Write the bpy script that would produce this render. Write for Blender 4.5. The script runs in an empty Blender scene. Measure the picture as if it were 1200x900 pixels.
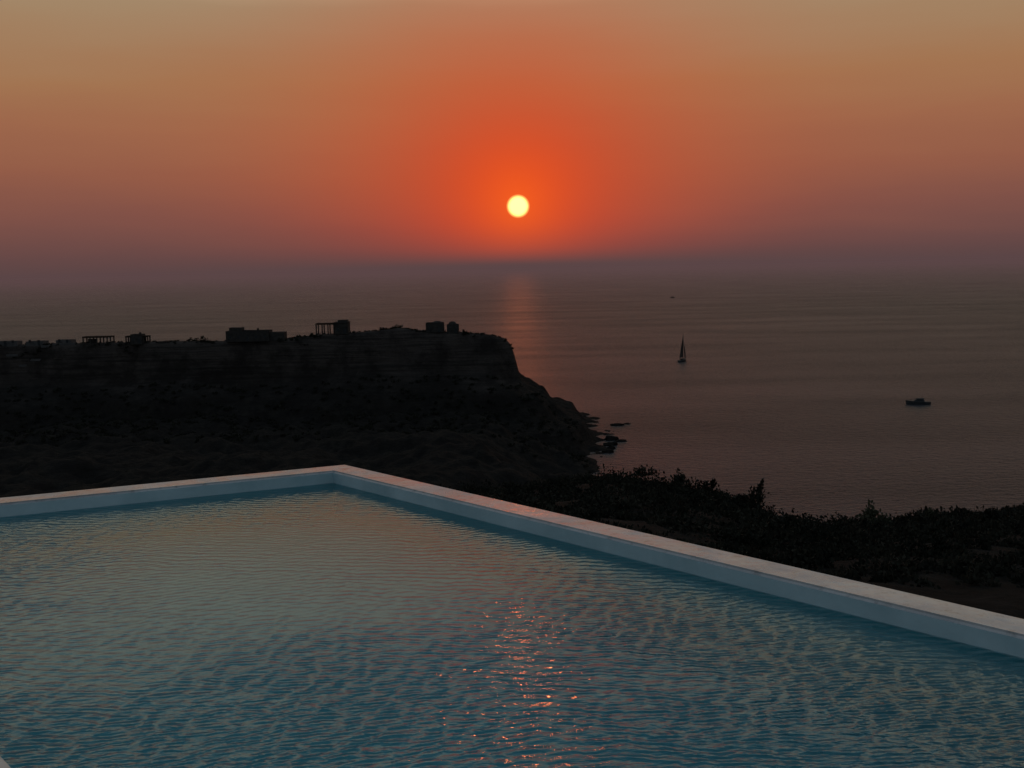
import bpy, bmesh, math, random
import numpy as np
from mathutils import Vector, Matrix, noise
random.seed(7); rng=np.random.default_rng(11)
S=bpy.context.scene
S.view_settings.view_transform='Standard'; S.view_settings.look='None'; S.view_settings.exposure=0

def lin(r,g,b):
    f=lambda c:(c/255/12.92) if c/255<=.04045 else ((c/255+.055)/1.055)**2.4
    return (f(r),f(g),f(b),1)
CAMZ=67.0; H=1.7; CT=CAMZ-H; WL=CT-0.105

# ---------------------------------------------------------------- helpers
def link(o,parent=None):
    S.collection.objects.link(o)
    if parent: o.parent=parent
    return o
def mesh_obj(name,verts,faces,mat=None,parent=None,smooth=False):
    me=bpy.data.meshes.new(name); me.from_pydata([tuple(v) for v in verts],[],[tuple(f) for f in faces]); me.update()
    o=bpy.data.objects.new(name,me)
    if mat: me.materials.append(mat)
    if smooth: me.polygons.foreach_set('use_smooth',[True]*len(me.polygons))
    return link(o,parent)
def empty(name,loc=(0,0,0),rotz=0):
    o=bpy.data.objects.new(name,None); o.location=loc; o.rotation_euler=(0,0,rotz); return link(o)
def box(name,c,s,mat,parent,bev=0.0,rot=0):
    bm=bmesh.new(); bmesh.ops.create_cube(bm,size=1)
    bmesh.ops.scale(bm,vec=s,verts=bm.verts)
    if bev: bmesh.ops.bevel(bm,geom=list(bm.edges),offset=bev,segments=2,affect='EDGES')
    bmesh.ops.rotate(bm,verts=bm.verts,cent=(0,0,0),matrix=Matrix.Rotation(rot,3,'Z'))
    bmesh.ops.translate(bm,verts=bm.verts,vec=c)
    me=bpy.data.meshes.new(name); bm.to_mesh(me); bm.free(); me.materials.append(mat)
    return link(bpy.data.objects.new(name,me),parent)

class NT:
    def __init__(s,nt): s.nt=nt; nt.nodes.clear()
    def n(s,t,**k):
        x=s.nt.nodes.new(t)
        ins=k.pop('ins',{})
        for a,b in k.items(): setattr(x,a,b)
        for a,b in ins.items():
            if isinstance(b,bpy.types.NodeSocket): s.nt.links.new(b,x.inputs[a])
            else: x.inputs[a].default_value=b
        return x
    def m(s,op,a,b=0.0,clamp=False):
        x=s.n('ShaderNodeMath',operation=op,use_clamp=clamp,ins={0:a,1:b}); return x.outputs[0]
    def mr(s,v,a,b,c,d,smooth=False):
        x=s.n('ShaderNodeMapRange',interpolation_type='SMOOTHSTEP' if smooth else 'LINEAR',
              ins={'Value':v,'From Min':a,'From Max':b,'To Min':c,'To Max':d}); return x.outputs[0]
    def mix(s,f,a,b,blend='MIX'):
        x=s.n('ShaderNodeMix',data_type='RGBA',blend_type=blend)
        for i,v in ((0,f),(6,a),(7,b)):
            if isinstance(v,bpy.types.NodeSocket): s.nt.links.new(v,x.inputs[i])
            else: x.inputs[i].default_value=v
        return x.outputs[2]
    def noise(s,vec,scale,detail=4,rough=.55,dist=0):
        return s.n('ShaderNodeTexNoise',ins={'Vector':vec,'Scale':scale,'Detail':detail,'Roughness':rough,'Distortion':dist}).outputs[0]
    def wave(s,vec,scale,dist,det=2,dsc=1.5,dr=.5):
        return s.n('ShaderNodeTexWave',wave_type='BANDS',bands_direction='Y',wave_profile='SIN',
          ins={'Vector':vec,'Scale':scale,'Distortion':dist,'Detail':det,'Detail Scale':dsc,'Detail Roughness':dr}).outputs[1]
    def ramp(s,f,stops):
        r=s.n('ShaderNodeValToRGB',ins={0:f}); e=r.color_ramp.elements
        while len(e)<len(stops): e.new(.5)
        for i,(p,c) in enumerate(stops): e[i].position=p; e[i].color=c
        return r.outputs[0]
def newmat(name):
    m=bpy.data.materials.new(name); m.use_nodes=True; return m,NT(m.node_tree)
def surf(N,sh): N.nt.links.new(sh,N.n('ShaderNodeOutputMaterial').inputs[0])
def mapped(N,scale,rot=0):
    tc=N.n('ShaderNodeNewGeometry').outputs['Position']
    return N.n('ShaderNodeMapping',ins={'Vector':tc,'Scale':scale,'Rotation':(0,0,rot)}).outputs[0]
def simple_mat(name,c1,c2,scale=2.0,rough=.85,bump=.02,spec=.2):
    m,N=newmat(name); p=N.n('ShaderNodeNewGeometry').outputs['Position']
    n1=N.noise(p,scale,6,.6)
    col=N.ramp(n1,[(.3,c1+(1,)),(.7,c2+(1,))])
    b=N.n('ShaderNodeBump',ins={'Strength':1.0,'Distance':bump,'Height':N.noise(p,scale*5,5,.6)}).outputs[0]
    surf(N,N.n('ShaderNodeBsdfPrincipled',ins={'Base Color':col,'Roughness':rough,'Specular IOR Level':spec,'Normal':b}).outputs[0])
    return m

# ---------------------------------------------------------------- world
SUN_EL=math.radians(3.37); SUN_AZ=math.radians(.53)
sd=Vector((math.sin(SUN_AZ)*math.cos(SUN_EL),math.cos(SUN_AZ)*math.cos(SUN_EL),math.sin(SUN_EL)))
W=bpy.data.worlds.new('World'); S.world=W; W.use_nodes=True
N=NT(W.node_tree)
d=N.n('ShaderNodeVectorMath',operation='NORMALIZE',ins={0:N.n('ShaderNodeTexCoord').outputs['Generated']}).outputs[0]
sx=N.n('ShaderNodeSeparateXYZ',ins={0:d}); Z=sx.outputs[2]; Y=sx.outputs[1]
dot=N.n('ShaderNodeVectorMath',operation='DOT_PRODUCT',ins={0:d,1:tuple(sd)}).outputs['Value']
ang=N.m('ARCCOSINE',N.m('MINIMUM',dot,1.0))
hz=N.n('ShaderNodeMapping',ins={'Vector':d,'Scale':(2,2,14)}).outputs[0]
zz=N.m('ADD',Z,N.m('MULTIPLY',N.m('SUBTRACT',N.noise(hz,1.6,3),.5),.04))
west=N.ramp(N.m('MAXIMUM',zz,0.0),[(0,lin(88,69,70)),(.02,lin(104,73,71)),(.05,lin(128,82,72)),(.09,lin(146,92,72)),
   (.13,lin(157,104,76)),(.17,lin(162,117,82)),(.24,lin(162,137,107)),(.30,lin(208,185,152)),(.38,lin(218,202,174)),(.54,lin(160,170,172)),(.75,lin(98,122,142))])
nish=N.n('ShaderNodeTexSky',sky_type='NISHITA',sun_disc=False,sun_elevation=SUN_EL,sun_rotation=SUN_AZ,air_density=1.5,dust_density=2.5).outputs[0]
nis=N.mix(1.0,nish,(.06,.06,.06,1),'MULTIPLY')
east=N.mix(1.0,(.115,.165,.215,1),nis,'ADD')
wf=N.mr(Y,-.25,.75,0,1,True)
col=N.mix(wf,east,west)
def expf(sig,pw): return N.m('POWER',2.71828,N.m('MULTIPLY',N.m('POWER',N.m('DIVIDE',ang,sig),pw),-1.0))
ext=N.mr(Z,-.005,.05,.55,1.0,True)
col=N.mix(N.m('MULTIPLY',N.m('MULTIPLY',expf(.22,2.2),N.mr(Z,0,.08,.15,1.0,True)),.42),col,lin(196,94,42))
g1=N.m('MULTIPLY',expf(.125,1.35),ext)
col=N.mix(N.m('MULTIPLY',g1,.92),col,lin(216,62,30))
col=N.mix(N.m('MULTIPLY',N.m('MULTIPLY',expf(.044,1.4),ext),.88),col,(1.0,.12,.012,1))
disc=N.mr(ang,.0066,.0118,1,0,True)
col=N.mix(disc,col,(3.0,1.9,.5,1))
bg=N.n('ShaderNodeBackground',ins={'Color':col,'Strength':1.0})
N.nt.links.new(bg.outputs[0],N.n('ShaderNodeOutputWorld').inputs[0])

L=bpy.data.lights.new('sun','SUN'); L.energy=.016; L.angle=math.radians(1.5); L.color=(1,.19,.05)
lo=bpy.data.objects.new('sun',L); lo.rotation_euler=(-sd).to_track_quat('-Z','Y').to_euler(); lo.location=(0,0,90); link(lo)

# ---------------------------------------------------------------- camera
cam=bpy.data.cameras.new('camera'); co=bpy.data.objects.new('camera',cam); link(co); S.camera=co
cam.lens=36; cam.sensor_width=36; cam.clip_start=.05; cam.clip_end=200000
pitch=math.radians(6.47); roll=math.radians(-1.15)
co.matrix_world=Matrix.Translation((0,0,CAMZ))@Matrix.Rotation(math.pi/2-pitch,4,'X')@Matrix.Rotation(roll,4,'Z')

# ---------------------------------------------------------------- sea
m,N=newmat('sea_water')
a=N.noise(mapped(N,(.22,.42,1),.12),1.0,4,.6,.4)
b=N.noise(mapped(N,(.55,1.0,1),-.25),1.0,3,.6,.2)
c=N.noise(mapped(N,(.004,.016,1),.1),1.0,4,.6)
hgt=N.m('ADD',a,N.m('MULTIPLY',b,.6))
bs=N.mr(c,.35,.65,.7,1.0)
bump=N.n('ShaderNodeBump',ins={'Strength':bs,'Distance':8.0,'Height':hgt}).outputs[0]
rg=N.mr(c,.3,.7,.36,.44)
surf(N,N.n('ShaderNodeBsdfPrincipled',ins={'Base Color':(.058,.056,.064,1),'Roughness':rg,'IOR':1.333,'Specular IOR Level':.24,'Normal':bump}).outputs[0])
R=90000
mesh_obj('sea',[(-R,-400,0),(R,-400,0),(R,R,0),(-R,R,0)],[(0,1,2,3)],m)
# low marine haze layers: absorbing slabs over the open sea, scattered light put in as emission colour, thicker near the water
def haze(name,y0,z0,z1,den,hc):
    m,N=newmat(name)
    ab=N.n('ShaderNodeVolumeAbsorption',ins={'Color':(0,0,0,1),'Density':den}).outputs[0]
    em=N.n('ShaderNodeEmission',ins={'Color':hc,'Strength':den}).outputs[0]
    ad=N.n('ShaderNodeAddShader',ins={0:ab,1:em}).outputs[0]
    N.nt.links.new(ad,N.n('ShaderNodeOutputMaterial').inputs['Volume'])
    x0,x1,y1=-60000,60000,80000
    mesh_obj(name,[(x0,y0,z0),(x1,y0,z0),(x1,y1,z0),(x0,y1,z0),(x0,y0,z1),(x1,y0,z1),(x1,y1,z1),(x0,y1,z1)],
      [(0,3,2,1),(4,5,6,7),(0,1,5,4),(1,2,6,5),(2,3,7,6),(3,0,4,7)],m)
haze('sea_haze',1500,.5,95,1/5200,lin(90,69,70))
haze('sea_haze.001',2500,96,330,1/26000,lin(96,70,69))

# ---------------------------------------------------------------- terrain
def fbm(x,y,z,o=4):
    v=0;a=1;f=1
    for i in range(o):
        v+=a*noise.noise((x*f,y*f,z+i*7.3)); a*=.5; f*=2.1
    return v
RX=[-600,-201,-167,-134,-113,-89,-77,-54,-44,-34,-17,-8,-3,0,6]
RZ=[44,40.8,41.1,41.1,40.7,41.3,42.6,43.5,44.5,43.2,42.2,41.2,39.8,37.5,35]
PD=[-8,-2,0,1.5,3,5,12,15,17,21,26,28,31,36,60]
PZ=[0,0,.03,.20,.36,.40,.50,.60,.70,.74,.78,.88,.97,1.01,1.12]
def headland_z(x,y):
    n1=fbm(x*.03,y*.03,1.0,3); n2=fbm(x*.11,y*.11,5.0,4)
    f=400+5*n1-y; bk=y-452
    dxx=x-0-2*n2
    if f>4: f=4+(f-4)*.55
    dy=max(f,bk)
    if dxx>0 and dy>0: dd=math.hypot(dxx,dy)
    else: dd=max(dxx,dy)
    dd+= 1.3*n2 + (1.8*n1 if dd>4 else 0)
    rz=float(np.interp(x,RX,RZ)) - max(0,y-401)*.072
    z=rz*(1-float(np.interp(dd,PD,PZ)))
    if dd>2: z+=1.6*n2*min(1,(dd-2)/6)
    else: z+=.25*n2
    if y<402:
        xc=26-(abs(y-330)*.02)+3*n1
        v=min(13,(xc-x)*.35)+4.0*n1+2.2*n2
        z=max(z,min(v,(xc-x)*.5+1))
    return z
def grid(name,x0,x1,y0,y1,st,fn,mat):
    xs=np.arange(x0,x1+st*.5,st); ys=np.arange(y0,y1+st*.5,st)
    nx,ny=len(xs),len(ys)
    V=[(float(x),float(y),fn(float(x),float(y))) for y in ys for x in xs]
    i=np.arange(nx*ny).reshape(ny,nx)
    F=np.stack([i[:-1,:-1],i[:-1,1:],i[1:,1:],i[1:,:-1]],-1).reshape(-1,4).tolist()
    return mesh_obj(name,V,F,mat,smooth=True)
m,N=newmat('cliff_rock')
p=N.n('ShaderNodeNewGeometry').outputs['Position']
pz=N.n('ShaderNodeSeparateXYZ',ins={0:p}).outputs[2]
strata=N.noise(N.n('ShaderNodeMapping',ins={'Vector':p,'Scale':(.02,.02,.55)}).outputs[0],1.0,5,.65)
rocky=N.ramp(strata,[(.3,(.022,.017,.016,1)),(.5,(.060,.046,.041,1)),(.62,(.027,.022,.020,1)),(.8,(.070,.054,.048,1))])
scrub=N.ramp(N.noise(p,.35,6,.7),[(.35,(.009,.008,.0075,1)),(.7,(.026,.021,.018,1))])
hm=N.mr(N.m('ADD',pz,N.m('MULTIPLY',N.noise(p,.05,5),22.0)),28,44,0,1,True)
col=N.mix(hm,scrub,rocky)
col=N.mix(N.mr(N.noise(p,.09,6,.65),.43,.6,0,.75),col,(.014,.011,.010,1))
bump=N.n('ShaderNodeBump',ins={'Strength':1,'Distance':1.2,'Height':N.m('ADD',N.noise(p,.5,8,.65),strata)}).outputs[0]
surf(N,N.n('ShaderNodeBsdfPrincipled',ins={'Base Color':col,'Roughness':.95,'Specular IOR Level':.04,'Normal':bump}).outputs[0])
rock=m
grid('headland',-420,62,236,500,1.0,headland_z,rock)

SX=[-2,-.17,-.07,.083,.134,.21,.252,.304,.354,.42,.504,.7,2]
SR=[.27,.24,.224,.217,.219,.240,.258,.268,.266,.259,.255,.256,.27]
SY=[60,60,60,60,58,54,51,48,46,46,46,44,40]
def hill_z(x,y):
    yy=max(y,4.0); s=max(-2,min(2,x/yy))
    yb=float(np.interp(s,SX,SY)); zb=CAMZ-float(np.interp(s,SX,SR))*yb
    t=(y-14)/(yb-14)
    if t<=0: z=62.2
    elif t<=1: z=62.2+(zb-62.2)*t
    else:
        e=y-yb; z=zb-.3*min(e,6)-.62*max(0,e-6)
    n=fbm(x*.12,y*.12,3,5)
    z+=n*(.45 if t>0 else .2)*(1 if t<1 else 1+min(5,(t-1)*6))
    if y>75 and x<20: z=max(z,headland_z(x,y)-.3)
    if y<13: z=min(z,62.5)
    return max(z,-4)
m,N=newmat('hillside_soil')
p=N.n('ShaderNodeNewGeometry').outputs['Position']
c1=N.ramp(N.noise(p,.9,7,.7),[(.35,(.008,.008,.007,1)),(.6,(.022,.019,.017,1)),(.8,(.06,.051,.045,1))])
bump=N.n('ShaderNodeBump',ins={'Strength':1,'Distance':.25,'Height':N.noise(p,2.2,8,.7)}).outputs[0]
surf(N,N.n('ShaderNodeBsdfPrincipled',ins={'Base Color':c1,'Roughness':.95,'Specular IOR Level':.04,'Normal':bump}).outputs[0])
soil=m
grid('hillside',-90,130,-20,170,.8,hill_z,soil)
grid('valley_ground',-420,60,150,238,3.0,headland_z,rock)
bm=bmesh.new()
for (x,y,r,h) in [(44,428,3.0,.8),(48.5,431,1.4,.45),(38,392,3,1.4),(41.5,388,1.8,.8),(37,380,2.6,1.3),(34,365,2.6,1.2),(36,372,1.8,1.0)]:
    r0=bmesh.ops.create_icosphere(bm,subdivisions=3,radius=1)
    for v in r0['verts']:
        k=1+.6*noise.noise(v.co*1.7+Vector((x,y,0)))
        v.co=Vector((v.co.x*r*k+x,v.co.y*r*.7*k+y,v.co.z*h*k))
me=bpy.data.meshes.new('sea_rocks'); bm.to_mesh(me); bm.free(); me.materials.append(rock); link(bpy.data.objects.new('sea_rocks',me))

# ---------------------------------------------------------------- foliage
def leafmat(name,a,b):
    m,N=newmat(name); p=N.n('ShaderNodeNewGeometry').outputs['Position']
    col=N.ramp(N.noise(p,1.2,3,.6),[(.35,a+(1,)),(.7,b+(1,))])
    surf(N,N.n('ShaderNodeBsdfPrincipled',ins={'Base Color':col,'Roughness':.9,'Specular IOR Level':.05}).outputs[0]); return m
def foliage(name,clumps,mat,parent=None):
    P=[]
    for (x,y,z,rx,rz,n,lf,up) in clumps:
        k=max(3,int(n/30)); lob=rng.normal(size=(k,3))*np.array([.45,.45,.35])*[rx,rx,rz]; lob[:,2]=abs(lob[:,2])
        ls=rng.uniform(.25,.6,k)
        idx=rng.integers(0,k,n)
        dv=rng.normal(size=(n,3)); dv/=np.linalg.norm(dv,axis=1)[:,None]
        rad=rng.uniform(.35,1.1,n)**.6*ls[idx]
        c=lob[idx]+dv*rad[:,None]*np.array([rx,rx,rz])
        c[:,2]=np.maximum(c[:,2],-.1*rz)
        c+=np.array([x,y,z])
        dr=rng.normal(size=(n,3)); dr[:,2]=abs(dr[:,2])*(1+up*3); dr/=np.linalg.norm(dr,axis=1)[:,None]
        sdv=np.cross(dr,rng.normal(size=(n,3))); sdv/=np.linalg.norm(sdv,axis=1)[:,None]
        L=lf*rng.uniform(.6,1.5,n)[:,None]; w=L*.28
        P.append(np.stack([c,c+dr*L*.5+sdv*w,c+dr*L,c+dr*L*.5-sdv*w],1))
    P=np.concatenate(P).reshape(-1,3); nf=len(P)//4
    me=bpy.data.meshes.new(name)
    me.vertices.add(len(P)); me.vertices.foreach_set('co',P.astype(np.float32).ravel())
    me.loops.add(nf*4); me.loops.foreach_set('vertex_index',np.arange(nf*4,dtype=np.int32))
    me.polygons.add(nf); me.polygons.foreach_set('loop_start',np.arange(0,nf*4,4,dtype=np.int32))
    me.update(calc_edges=True); me.validate()
    me.materials.append(mat); return link(bpy.data.objects.new(name,me),parent)
leafd=leafmat('dark_shrub_leaves',(.007,.008,.006),(.034,.030,.022))
leafl=leafmat('dry_shrub_leaves',(.05,.05,.03),(.085,.075,.05))
cl=[]
for i in range(2300):
    s=random.uniform(-.3,.75); yb=float(np.interp(s,SX,SY))
    y=random.uniform(16,yb+3) if random.random()<.75 else yb+random.uniform(-3,2); x=s*y
    r=random.uniform(.35,1.0)*(.6 if y<30 else 1)
    cl.append((x,y,hill_z(x,y)-.05,r,r*random.uniform(.4,.75),int(90+80*r),.09 if y<30 else .14,random.random()*.6))
foliage('hillside_shrubs',cl,leafd)
def brow_plant(name,px_s,rx,rz,n,mat,up,dy=-1.0,lf=.16):
    y=float(np.interp(px_s,SX,SY))+dy; x=px_s*y
    foliage(name,[(x,y,hill_z(x,y),rx,rz,n,lf,up),(x+.1,y,hill_z(x,y)+rz*.7,rx*.4,rz*.6,n//3,lf,up)],mat)
brow_plant('juniper_bush',.240,.75,1.3,600,leafd,.8)
brow_plant('juniper_bush.001',.196,.5,.9,400,leafd,.8)
brow_plant('juniper_bush.002',.165,1.2,.8,700,leafd,.4)
brow_plant('juniper_bush.003',.125,1.6,.9,800,leafd,.3)
brow_plant('broom_shrub',.352,.7,.8,900,leafl,1.5)
brow_plant('broom_shrub.001',.41,.5,.5,400,leafl,1.8)
brow_plant('broom_shrub.002',.225,1.1,.6,600,leafd,.5)

# ---------------------------------------------------------------- headland vegetation and houses
cl=[]
for i in range(260):
    x=random.uniform(-210,0); y=random.uniform(401,406); r=random.uniform(.4,1.0)
    cl.append((x,y,headland_z(x,y)-.3,r,r*.55,30,.6,.2))
for x,r in [(-124,2.3),(-121,1.5),(-44,2.0),(-90,1.5),(-50,1.4),(-18,1.6),(-186,1.6),(-77,1.5)]:
    cl.append((x,402,headland_z(x,402)-.5,r,r*1.0,160,.7,.2))
for i in range(900):
    x=random.uniform(-230,25); y=random.uniform(330,394); r=random.uniform(.7,2.0)
    cl.append((x,y,headland_z(x,y)-.3,r,r*.6,40,.7,.2))
foliage('headland_shrubs',cl,leafd)
stone=simple_mat('house_stone',(.022,.019,.018),(.045,.038,.035),.8,.95,.05,.05)
white=simple_mat('limewashed_wall',(.05,.045,.045),(.085,.075,.075),.5,.9,.02,.1)
dark=simple_mat('window_glass_dark',(.01,.01,.012),(.02,.02,.022),1,.4,.001)
wood=simple_mat('pergola_wood',(.02,.015,.012),(.035,.027,.022),2,.9,.01,.05)
def gz(x,y): return headland_z(x,y)
def house(name,x,y,w,dp,h,mat,storey=1,parapet=.4):
    e=empty(name,(x,y,gz(x,y)-.4))
    box('walls',(0,0,h/2),(w,dp,h),mat,e,.06)
    for sgn in (-1,1): box('parapet_%d'%(sgn+1),(0,sgn*(dp/2-.15),h+parapet/2+.002),(w-.02,.3,parapet),mat,e,.04)
    for sgn in (-1,1): box('parapet_side_%d'%(sgn+1),(sgn*(w/2-.15),0,h+parapet/2-.01),(.29,dp-.62,parapet-.02),mat,e,.04)
    nw=max(2,int(w/3))
    for i in range(nw):
        cx=-w/2+(i+.5)*w/nw
        if i==nw//2: box('door',(cx,-dp/2-.01,1.25),(1.0,.08,2.1),dark,e)
        else:
            box('window_%d'%i,(cx,-dp/2-.01,1.9),(.9,.08,1.1),dark,e)
            box('sill_%d'%i,(cx,-dp/2-.05,1.28),(1.1,.2,.09),mat,e)
    return e
def pergola(e,x0,w,dp,h,nc,y0=0,slats=8,roof=True):
    for i in range(nc):
        for sg in (-1,1):
            box('column_%d_%d'%(i,sg+1),(x0-w/2+.25+i*(w-.5)/(nc-1),y0+sg*(dp/2-.25),h/2),(.42,.42,h),stone,e,.03)
    for sg in (-1,1): box('beam_%d'%(sg+1),(x0,y0+sg*(dp/2-.25),h+.2),(w,.4,.4),wood,e,.03)
    if roof:
        for i in range(slats): box('slat_%d'%i,(x0-w/2+.2+i*(w-.4)/(slats-1),y0,h+.5),(.3,dp+.4,.18),wood,e,.02)
e=empty('pergola_house',(-162,402,gz(-162,402)-.2)); pergola(e,0,11.2,4,3.0,5,slats=14)
box('rear_wall',(-3.4,2.3,1.2),(3.4,.35,2.4),stone,e,.03)
h=house('stone_house',-146.7,402.5,4.6,4,3.6,stone); pergola(h,-3.4,2.2,3.0,2.8,2,slats=4); pergola(h,3.4,2.2,3.0,2.8,2,slats=4)
box('chimney',(.9,.3,4.15),(.7,.7,1.1),stone,h,.05)
h=house('long_stone_house',-103,403,17,6,3.9,stone); 
box('annex_walls',(11.4,.3,1.75),(5.6,5,3.5),stone,h,.06); box('roof_room',(-5,.6,4.9),(5,4,1.2),stone,h,.05); box('chimney',(3.5,0,4.6),(.7,.7,1.0),stone,h,.04)
h=house('villa_with_terrace',-66.2,402.5,5.2,6,4.3,stone)
pergola(h,-6.4,7.4,5,3.9,4,slats=11); box('upper_room',(.3,.6,5.05),(3.6,4,1.0),stone,h,.05); box('eave',(0,-.1,4.72),(5.9,6.8,.16),stone,h,.03)
h=house('round_roof_chapel',-29.8,403,7.0,5,3.5,stone)
h2=house('stone_cottage',-22.8,403,4.6,4.5,3.3,stone)
def dome(parent,c,r,sz):
    bm=bmesh.new(); bmesh.ops.create_uvsphere(bm,u_segments=20,v_segments=10,radius=r)
    bmesh.ops.scale(bm,vec=(1,1,sz),verts=bm.verts); bmesh.ops.translate(bm,verts=bm.verts,vec=c)
    me=bpy.data.meshes.new('dome'); bm.to_mesh(me); bm.free(); me.materials.append(stone); link(bpy.data.objects.new('dome',me),parent)
dome(h,(.9,0,3.6),1.9,.5); dome(h2,(-.2,0,3.5),1.6,.85)
for i,(x,w,hh) in enumerate([(-199,9,.9),(-188,7,.7),(-177,6,1.0),(-212,8,1.2)]):
    house('village_house' if i==0 else 'village_house.%03d'%i,x,405+i,w,5,hh+.8,white,parapet=.25)
e=empty('boundary_wall',(0,0,0))
for i in range(14):
    x=-196+i*4.6; 
    if -170<x<-140: continue
    box('wall_part_%d'%i,(x,401.2,gz(x,401.2)+.25),(4.5,.4,.9),white if x<-170 else stone,e,.05)

# ---------------------------------------------------------------- boats
hullm=simple_mat('boat_hull_paint',(.03,.03,.033),(.045,.045,.05),.5,.6,.001,.2)
sailm=simple_mat('sail_cloth',(.035,.03,.028),(.05,.042,.04),1,.9,.002,.05)
def hull(name,Ln,Bm,Fb,parent,mat,draft=.4,sheer=.35):
    st=14; V=[];F=[]
    for i in range(st+1):
        t=i/st; x=-Ln/2+Ln*t
        w=Bm/2*(min(1,.72+t*1.2) if t<.25 else (1-max(0,(t-.4)/.6)**2.2)); w=max(w,.02)
        z=Fb*(1+sheer*(t**2)); xs=x
        V+= [(xs,0,-draft),(xs-.25*t*t,w*.7,-.05),(xs,w,z),(xs,-w,z),(xs-.25*t*t,-w*.7,-.05)]
    for i in range(st):
        a=i*5;b=a+5
        for j in range(5):
            F.append((a+j,b+j,b+(j+1)%5,a+(j+1)%5))
    F.append((4,3,2,1,0)); F.append(tuple(st*5+j for j in range(5)))
    return mesh_obj(name,V,F,mat,parent,smooth=False)
def rod(name,p0,p1,r,mat,parent):
    p0=Vector(p0);p1=Vector(p1);bm=bmesh.new()
    bmesh.ops.create_cone(bm,cap_ends=True,segments=8,radius1=r,radius2=r*.7,depth=(p1-p0).length)
    q=(p1-p0).to_track_quat('Z','Y'); bmesh.ops.transform(bm,matrix=Matrix.Translation((p0+p1)/2)@q.to_matrix().to_4x4(),verts=bm.verts)
    me=bpy.data.meshes.new(name); bm.to_mesh(me); bm.free(); me.materials.append(mat); link(bpy.data.objects.new(name,me),parent)
e=empty('sailboat',(118.6,707,0.1),math.radians(60)); e.scale=(1.2,1.2,1.2)
hull('hull',11,3.3,1.1,e,hullm)
box('cabin',(-.3,0,1.5),(4.2,1.9,.6),hullm,e,.15)
rod('mast',(.8,0,1),(.8,0,15.6),.15,hullm,e); rod('boom',(.8,0,2.3),(-4.0,.5,2.3),.09,hullm,e)
def sail(name,a,b,c,belly,parent):
    V=[];F=[];n=8;idx={}
    a,b,c=map(Vector,(a,b,c))
    for i in range(n+1):
        for j in range(n+1-i):
            u=i/n;v=j/n;w=1-u-v; q=a*w+b*u+c*v; q.y+=belly*27*u*v*w
            idx[i,j]=len(V); V.append(q)
    for i in range(n):
        for j in range(n-i):
            F.append((idx[i,j],idx[i+1,j],idx[i,j+1]))
            if j<n-i-1: F.append((idx[i+1,j],idx[i+1,j+1],idx[i,j+1]))
    mesh_obj(name,V,F,sailm,parent,True)
sail('mainsail',(.7,0,2.5),(-3.9,.5,2.5),(.75,0,15.2),.6,e)
sail('jib',(5.2,0,1.7),(1.2,-.7,1.9),(.95,0,13.2),-.5,e)
rod('forestay',(5.4,0,1.5),(.85,0,14),.03,hullm,e); rod('backstay',(-5.4,0,1.2),(.8,0,15.5),.03,hullm,e)
box('spray_hood',(-2.8,0,2.0),(1.2,1.7,.08),hullm,e,.02)
def motorboat(name,x,y,rz,k=1):
    e=empty(name,(x,y,.1),rz); e.scale=(k,k,k)
    hull('hull',10.3,3.1,1.15,e,hullm,sheer=.55)
    V=[(-2.6,-1.1,1.1),(2.2,-1.0,1.2),(2.2,1.0,1.2),(-2.6,1.1,1.1),(-2.2,-.95,2.5),(.6,-.85,2.5),(.6,.85,2.5),(-2.2,.95,2.5)]
    mesh_obj('cabin',V,[(0,1,5,4),(1,2,6,5),(2,3,7,6),(3,0,4,7),(4,5,6,7),(3,2,1,0)],hullm,e)
    box('roof',(-.9,0,2.58),(3.6,2.1,.12),hullm,e,.04)
    for s in (-1,1):
        box('side_window_%d'%(s+1),(-.6,s*1.0,1.95),(2.2,.12,.5),dark,e)
    rod('aerial',(-1.6,0,2.6),(-1.9,0,4.3),.05,hullm,e)
    for s in (-1,1):
        rod('rail_%d'%(s+1),(1.5,s*1.2,2.0),(4.7,s*.3,2.25),.04,hullm,e)
        rod('post_%d'%(s+1),(3,s*.9,1.3),(3,s*.8,2.1),.04,hullm,e)
motorboat('motorboat',189,473,math.radians(172),1.08)
motorboat('motorboat.001',329,2080,math.radians(20),1.0)

# ---------------------------------------------------------------- pool
u=Vector((.677,-.736)).normalized(); nrm=Vector((.736,.677)).normalized(); lv=Vector((-.917,-.398)).normalized()
O=Vector((-.877*H,5.26*H)); D=O+u*12.2
def isect(p,a,q,b):
    den=a.x*b.y-a.y*b.x; t=((q.x-p.x)*b.y-(q.y-p.y)*b.x)/den; return p+a*t
cw=.243
nl=Vector((-lv.y,lv.x)); nl = nl if nl.dot(Vector((0,-1)))>0 else -nl
inL=.594*H
def quad(off):
    r=(O-nrm*off,u); f=(O+nl*off,lv); l=(nrm*(inL-cw+off),u); n_=(D-nl*off,lv)
    return [isect(*r,*f),isect(*f,*l),isect(*l,*n_),isect(*n_,*r)]
Qo=quad(0); Qi=quad(cw)
m,N=newmat('coping_plaster')
p=N.n('ShaderNodeNewGeometry').outputs['Position']
w1=N.noise(p,1.3,6,.65,.6); w2=N.noise(p,14,6,.6)
c0=N.ramp(w1,[(.3,(.26,.25,.26,1)),(.55,(.42,.40,.40,1)),(.75,(.50,.48,.48,1))])
c0=N.mix(N.mr(w2,.54,.70,0,.6),c0,(.15,.14,.135,1))
rr=N.ramp(N.noise(p,2.1,5,.65,.5),[(.42,(.11,)*3+(1,)),(.6,(.36,)*3+(1,))])
bump=N.n('ShaderNodeBump',ins={'Strength':.7,'Distance':.008,'Height':N.noise(p,9,7,.6)}).outputs[0]
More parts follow.
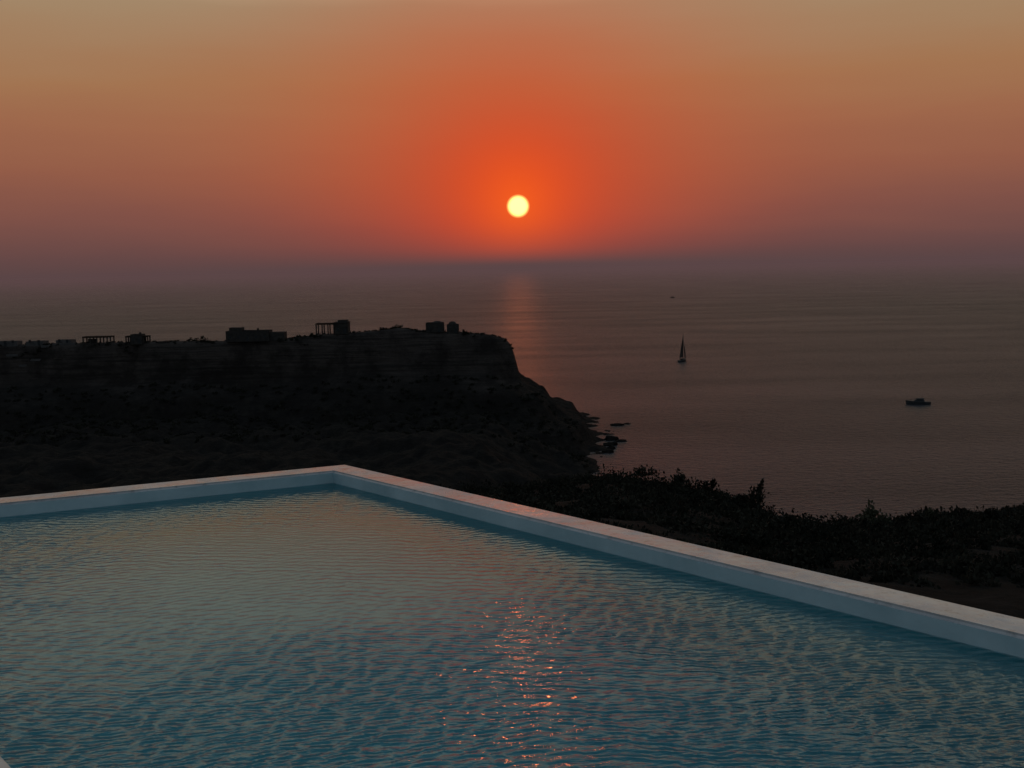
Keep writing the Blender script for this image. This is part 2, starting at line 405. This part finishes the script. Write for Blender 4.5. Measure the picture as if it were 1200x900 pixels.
surf(N,N.n('ShaderNodeBsdfPrincipled',ins={'Base Color':c0,'Roughness':rr,'Normal':bump}).outputs[0])
coping=m
m,N=newmat('pool_band_plaster')
p=N.n('ShaderNodeNewGeometry').outputs['Position']
c0=N.ramp(N.noise(p,2.5,6,.6,.4),[(.3,(.27,.37,.41,1)),(.7,(.40,.49,.53,1))])
bump=N.n('ShaderNodeBump',ins={'Strength':.5,'Distance':.004,'Height':N.noise(p,12,6,.6)}).outputs[0]
surf(N,N.n('ShaderNodeBsdfPrincipled',ins={'Base Color':c0,'Roughness':.6,'Normal':bump}).outputs[0])
band=m
poolpaint=simple_mat('pool_turquoise_plaster',(.045,.31,.36),(.07,.38,.43),.8,.7,.002)
pe=empty('swimming_pool')
V=[];F=[];MI=[]
def ring(Q,z): 
    i=len(V); V.extend([(q.x,q.y,z) for q in Q]); return [i,i+1,i+2,i+3]
FL=CT-1.5
a0=ring(Qo,60.8); a1=ring(Qo,CT); a2=ring(Qi,CT); a3=ring(Qi,WL-.02); a4=ring(Qi,FL)
for A,B,mi in ((a0,a1,0),(a1,a2,0),(a2,a3,1),(a3,a4,2)):
    for k in range(4): F.append((A[k],A[(k+1)%4],B[(k+1)%4],B[k])); MI.append(mi)
F.append(tuple(a4)); MI.append(2)
me=bpy.data.meshes.new('pool_shell'); me.from_pydata(V,[],F); 
for mt in (coping,band,poolpaint): me.materials.append(mt)
for pl,mi in zip(me.polygons,MI): pl.material_index=mi
me.update()
bm=bmesh.new(); bm.from_mesh(me); bmesh.ops.recalc_face_normals(bm,faces=bm.faces)
bm.verts.ensure_lookup_table()
ed=[e for e in bm.edges if abs(e.verts[0].co.z-CT)<1e-4 and abs(e.verts[1].co.z-CT)<1e-4 and
    ((e.verts[0].index in a1 and e.verts[1].index in a1) or (e.verts[0].index in a2 and e.verts[1].index in a2))]
bmesh.ops.bevel(bm,geom=ed,offset=.018,segments=3,affect='EDGES')
bm.to_mesh(me); bm.free(); link(bpy.data.objects.new('pool_shell',me),pe)
# water
m,N=newmat('pool_water')
p=N.n('ShaderNodeNewGeometry').outputs['Position']
v1=N.wave(mapped(N,(1,1,1),math.radians(7)),4.4,6.5,3,.9,.55)
v2=N.wave(mapped(N,(1,1,1),math.radians(-22)),5.6,6.5,3,1.0,.55)
n1=N.noise(mapped(N,(9.0,19,1),math.radians(-6)),1.0,3,.55,.3)
n3=N.noise(mapped(N,(.4,.6,1),.3),1.0,3,.55)
n4=N.noise(mapped(N,(.9,1.1,1),1.3),1.0,2,.5)
lo_=N.noise(p,1.3,2,.5)
w1_=N.m('MULTIPLY',v1,N.mr(n4,.35,.65,.0058,.0032,True))
w2_=N.m('MULTIPLY',v2,N.mr(n4,.35,.65,.0014,.0044,True))
hh=N.m('ADD',N.m('ADD',w1_,w2_),N.m('ADD',N.m('MULTIPLY',n1,.015),N.m('MULTIPLY',lo_,.012)))
dist=N.n('ShaderNodeVectorMath',operation='DISTANCE',ins={0:p,1:(O.x+.6,O.y-1.6,WL)}).outputs['Value']
amp=N.m('MULTIPLY',N.mr(n3,.33,.58,.55,1.0,True),N.mr(dist,1.3,4.0,.22,1.0,True))
bump=N.n('ShaderNodeBump',ins={'Strength':amp,'Distance':1.1,'Height':hh}).outputs[0]
gl=N.n('ShaderNodeBsdfGlass',ins={'Color':(.82,.97,1,1),'Roughness':.0,'IOR':1.47,'Normal':bump}).outputs[0]
surf(N,gl)
mesh_obj('pool_water',[(q.x,q.y,WL) for q in Qi],[(0,1,2,3)],m,pe)
o=bpy.data.objects['pool_water']
if o.data.polygons[0].normal.z<0: o.data.flip_normals()
pv=simple_mat('terrace_plaster',(.42,.41,.40),(.55,.54,.52),1.5,.8,.006)
T=[Qo[1]-u*6,Qo[2]+u*3,Qo[2]+u*3-nrm*9,Qo[1]-u*6-nrm*9]
T=[Vector(t)-nrm*.004 for t in T]
V=[(t.x,t.y,CT-.004) for t in T]+[(t.x,t.y,60.8) for t in T]
mesh_obj('terrace',V,[(0,1,2,3),(4,5,1,0),(5,6,2,1),(6,7,3,2),(7,4,0,3)],pv)
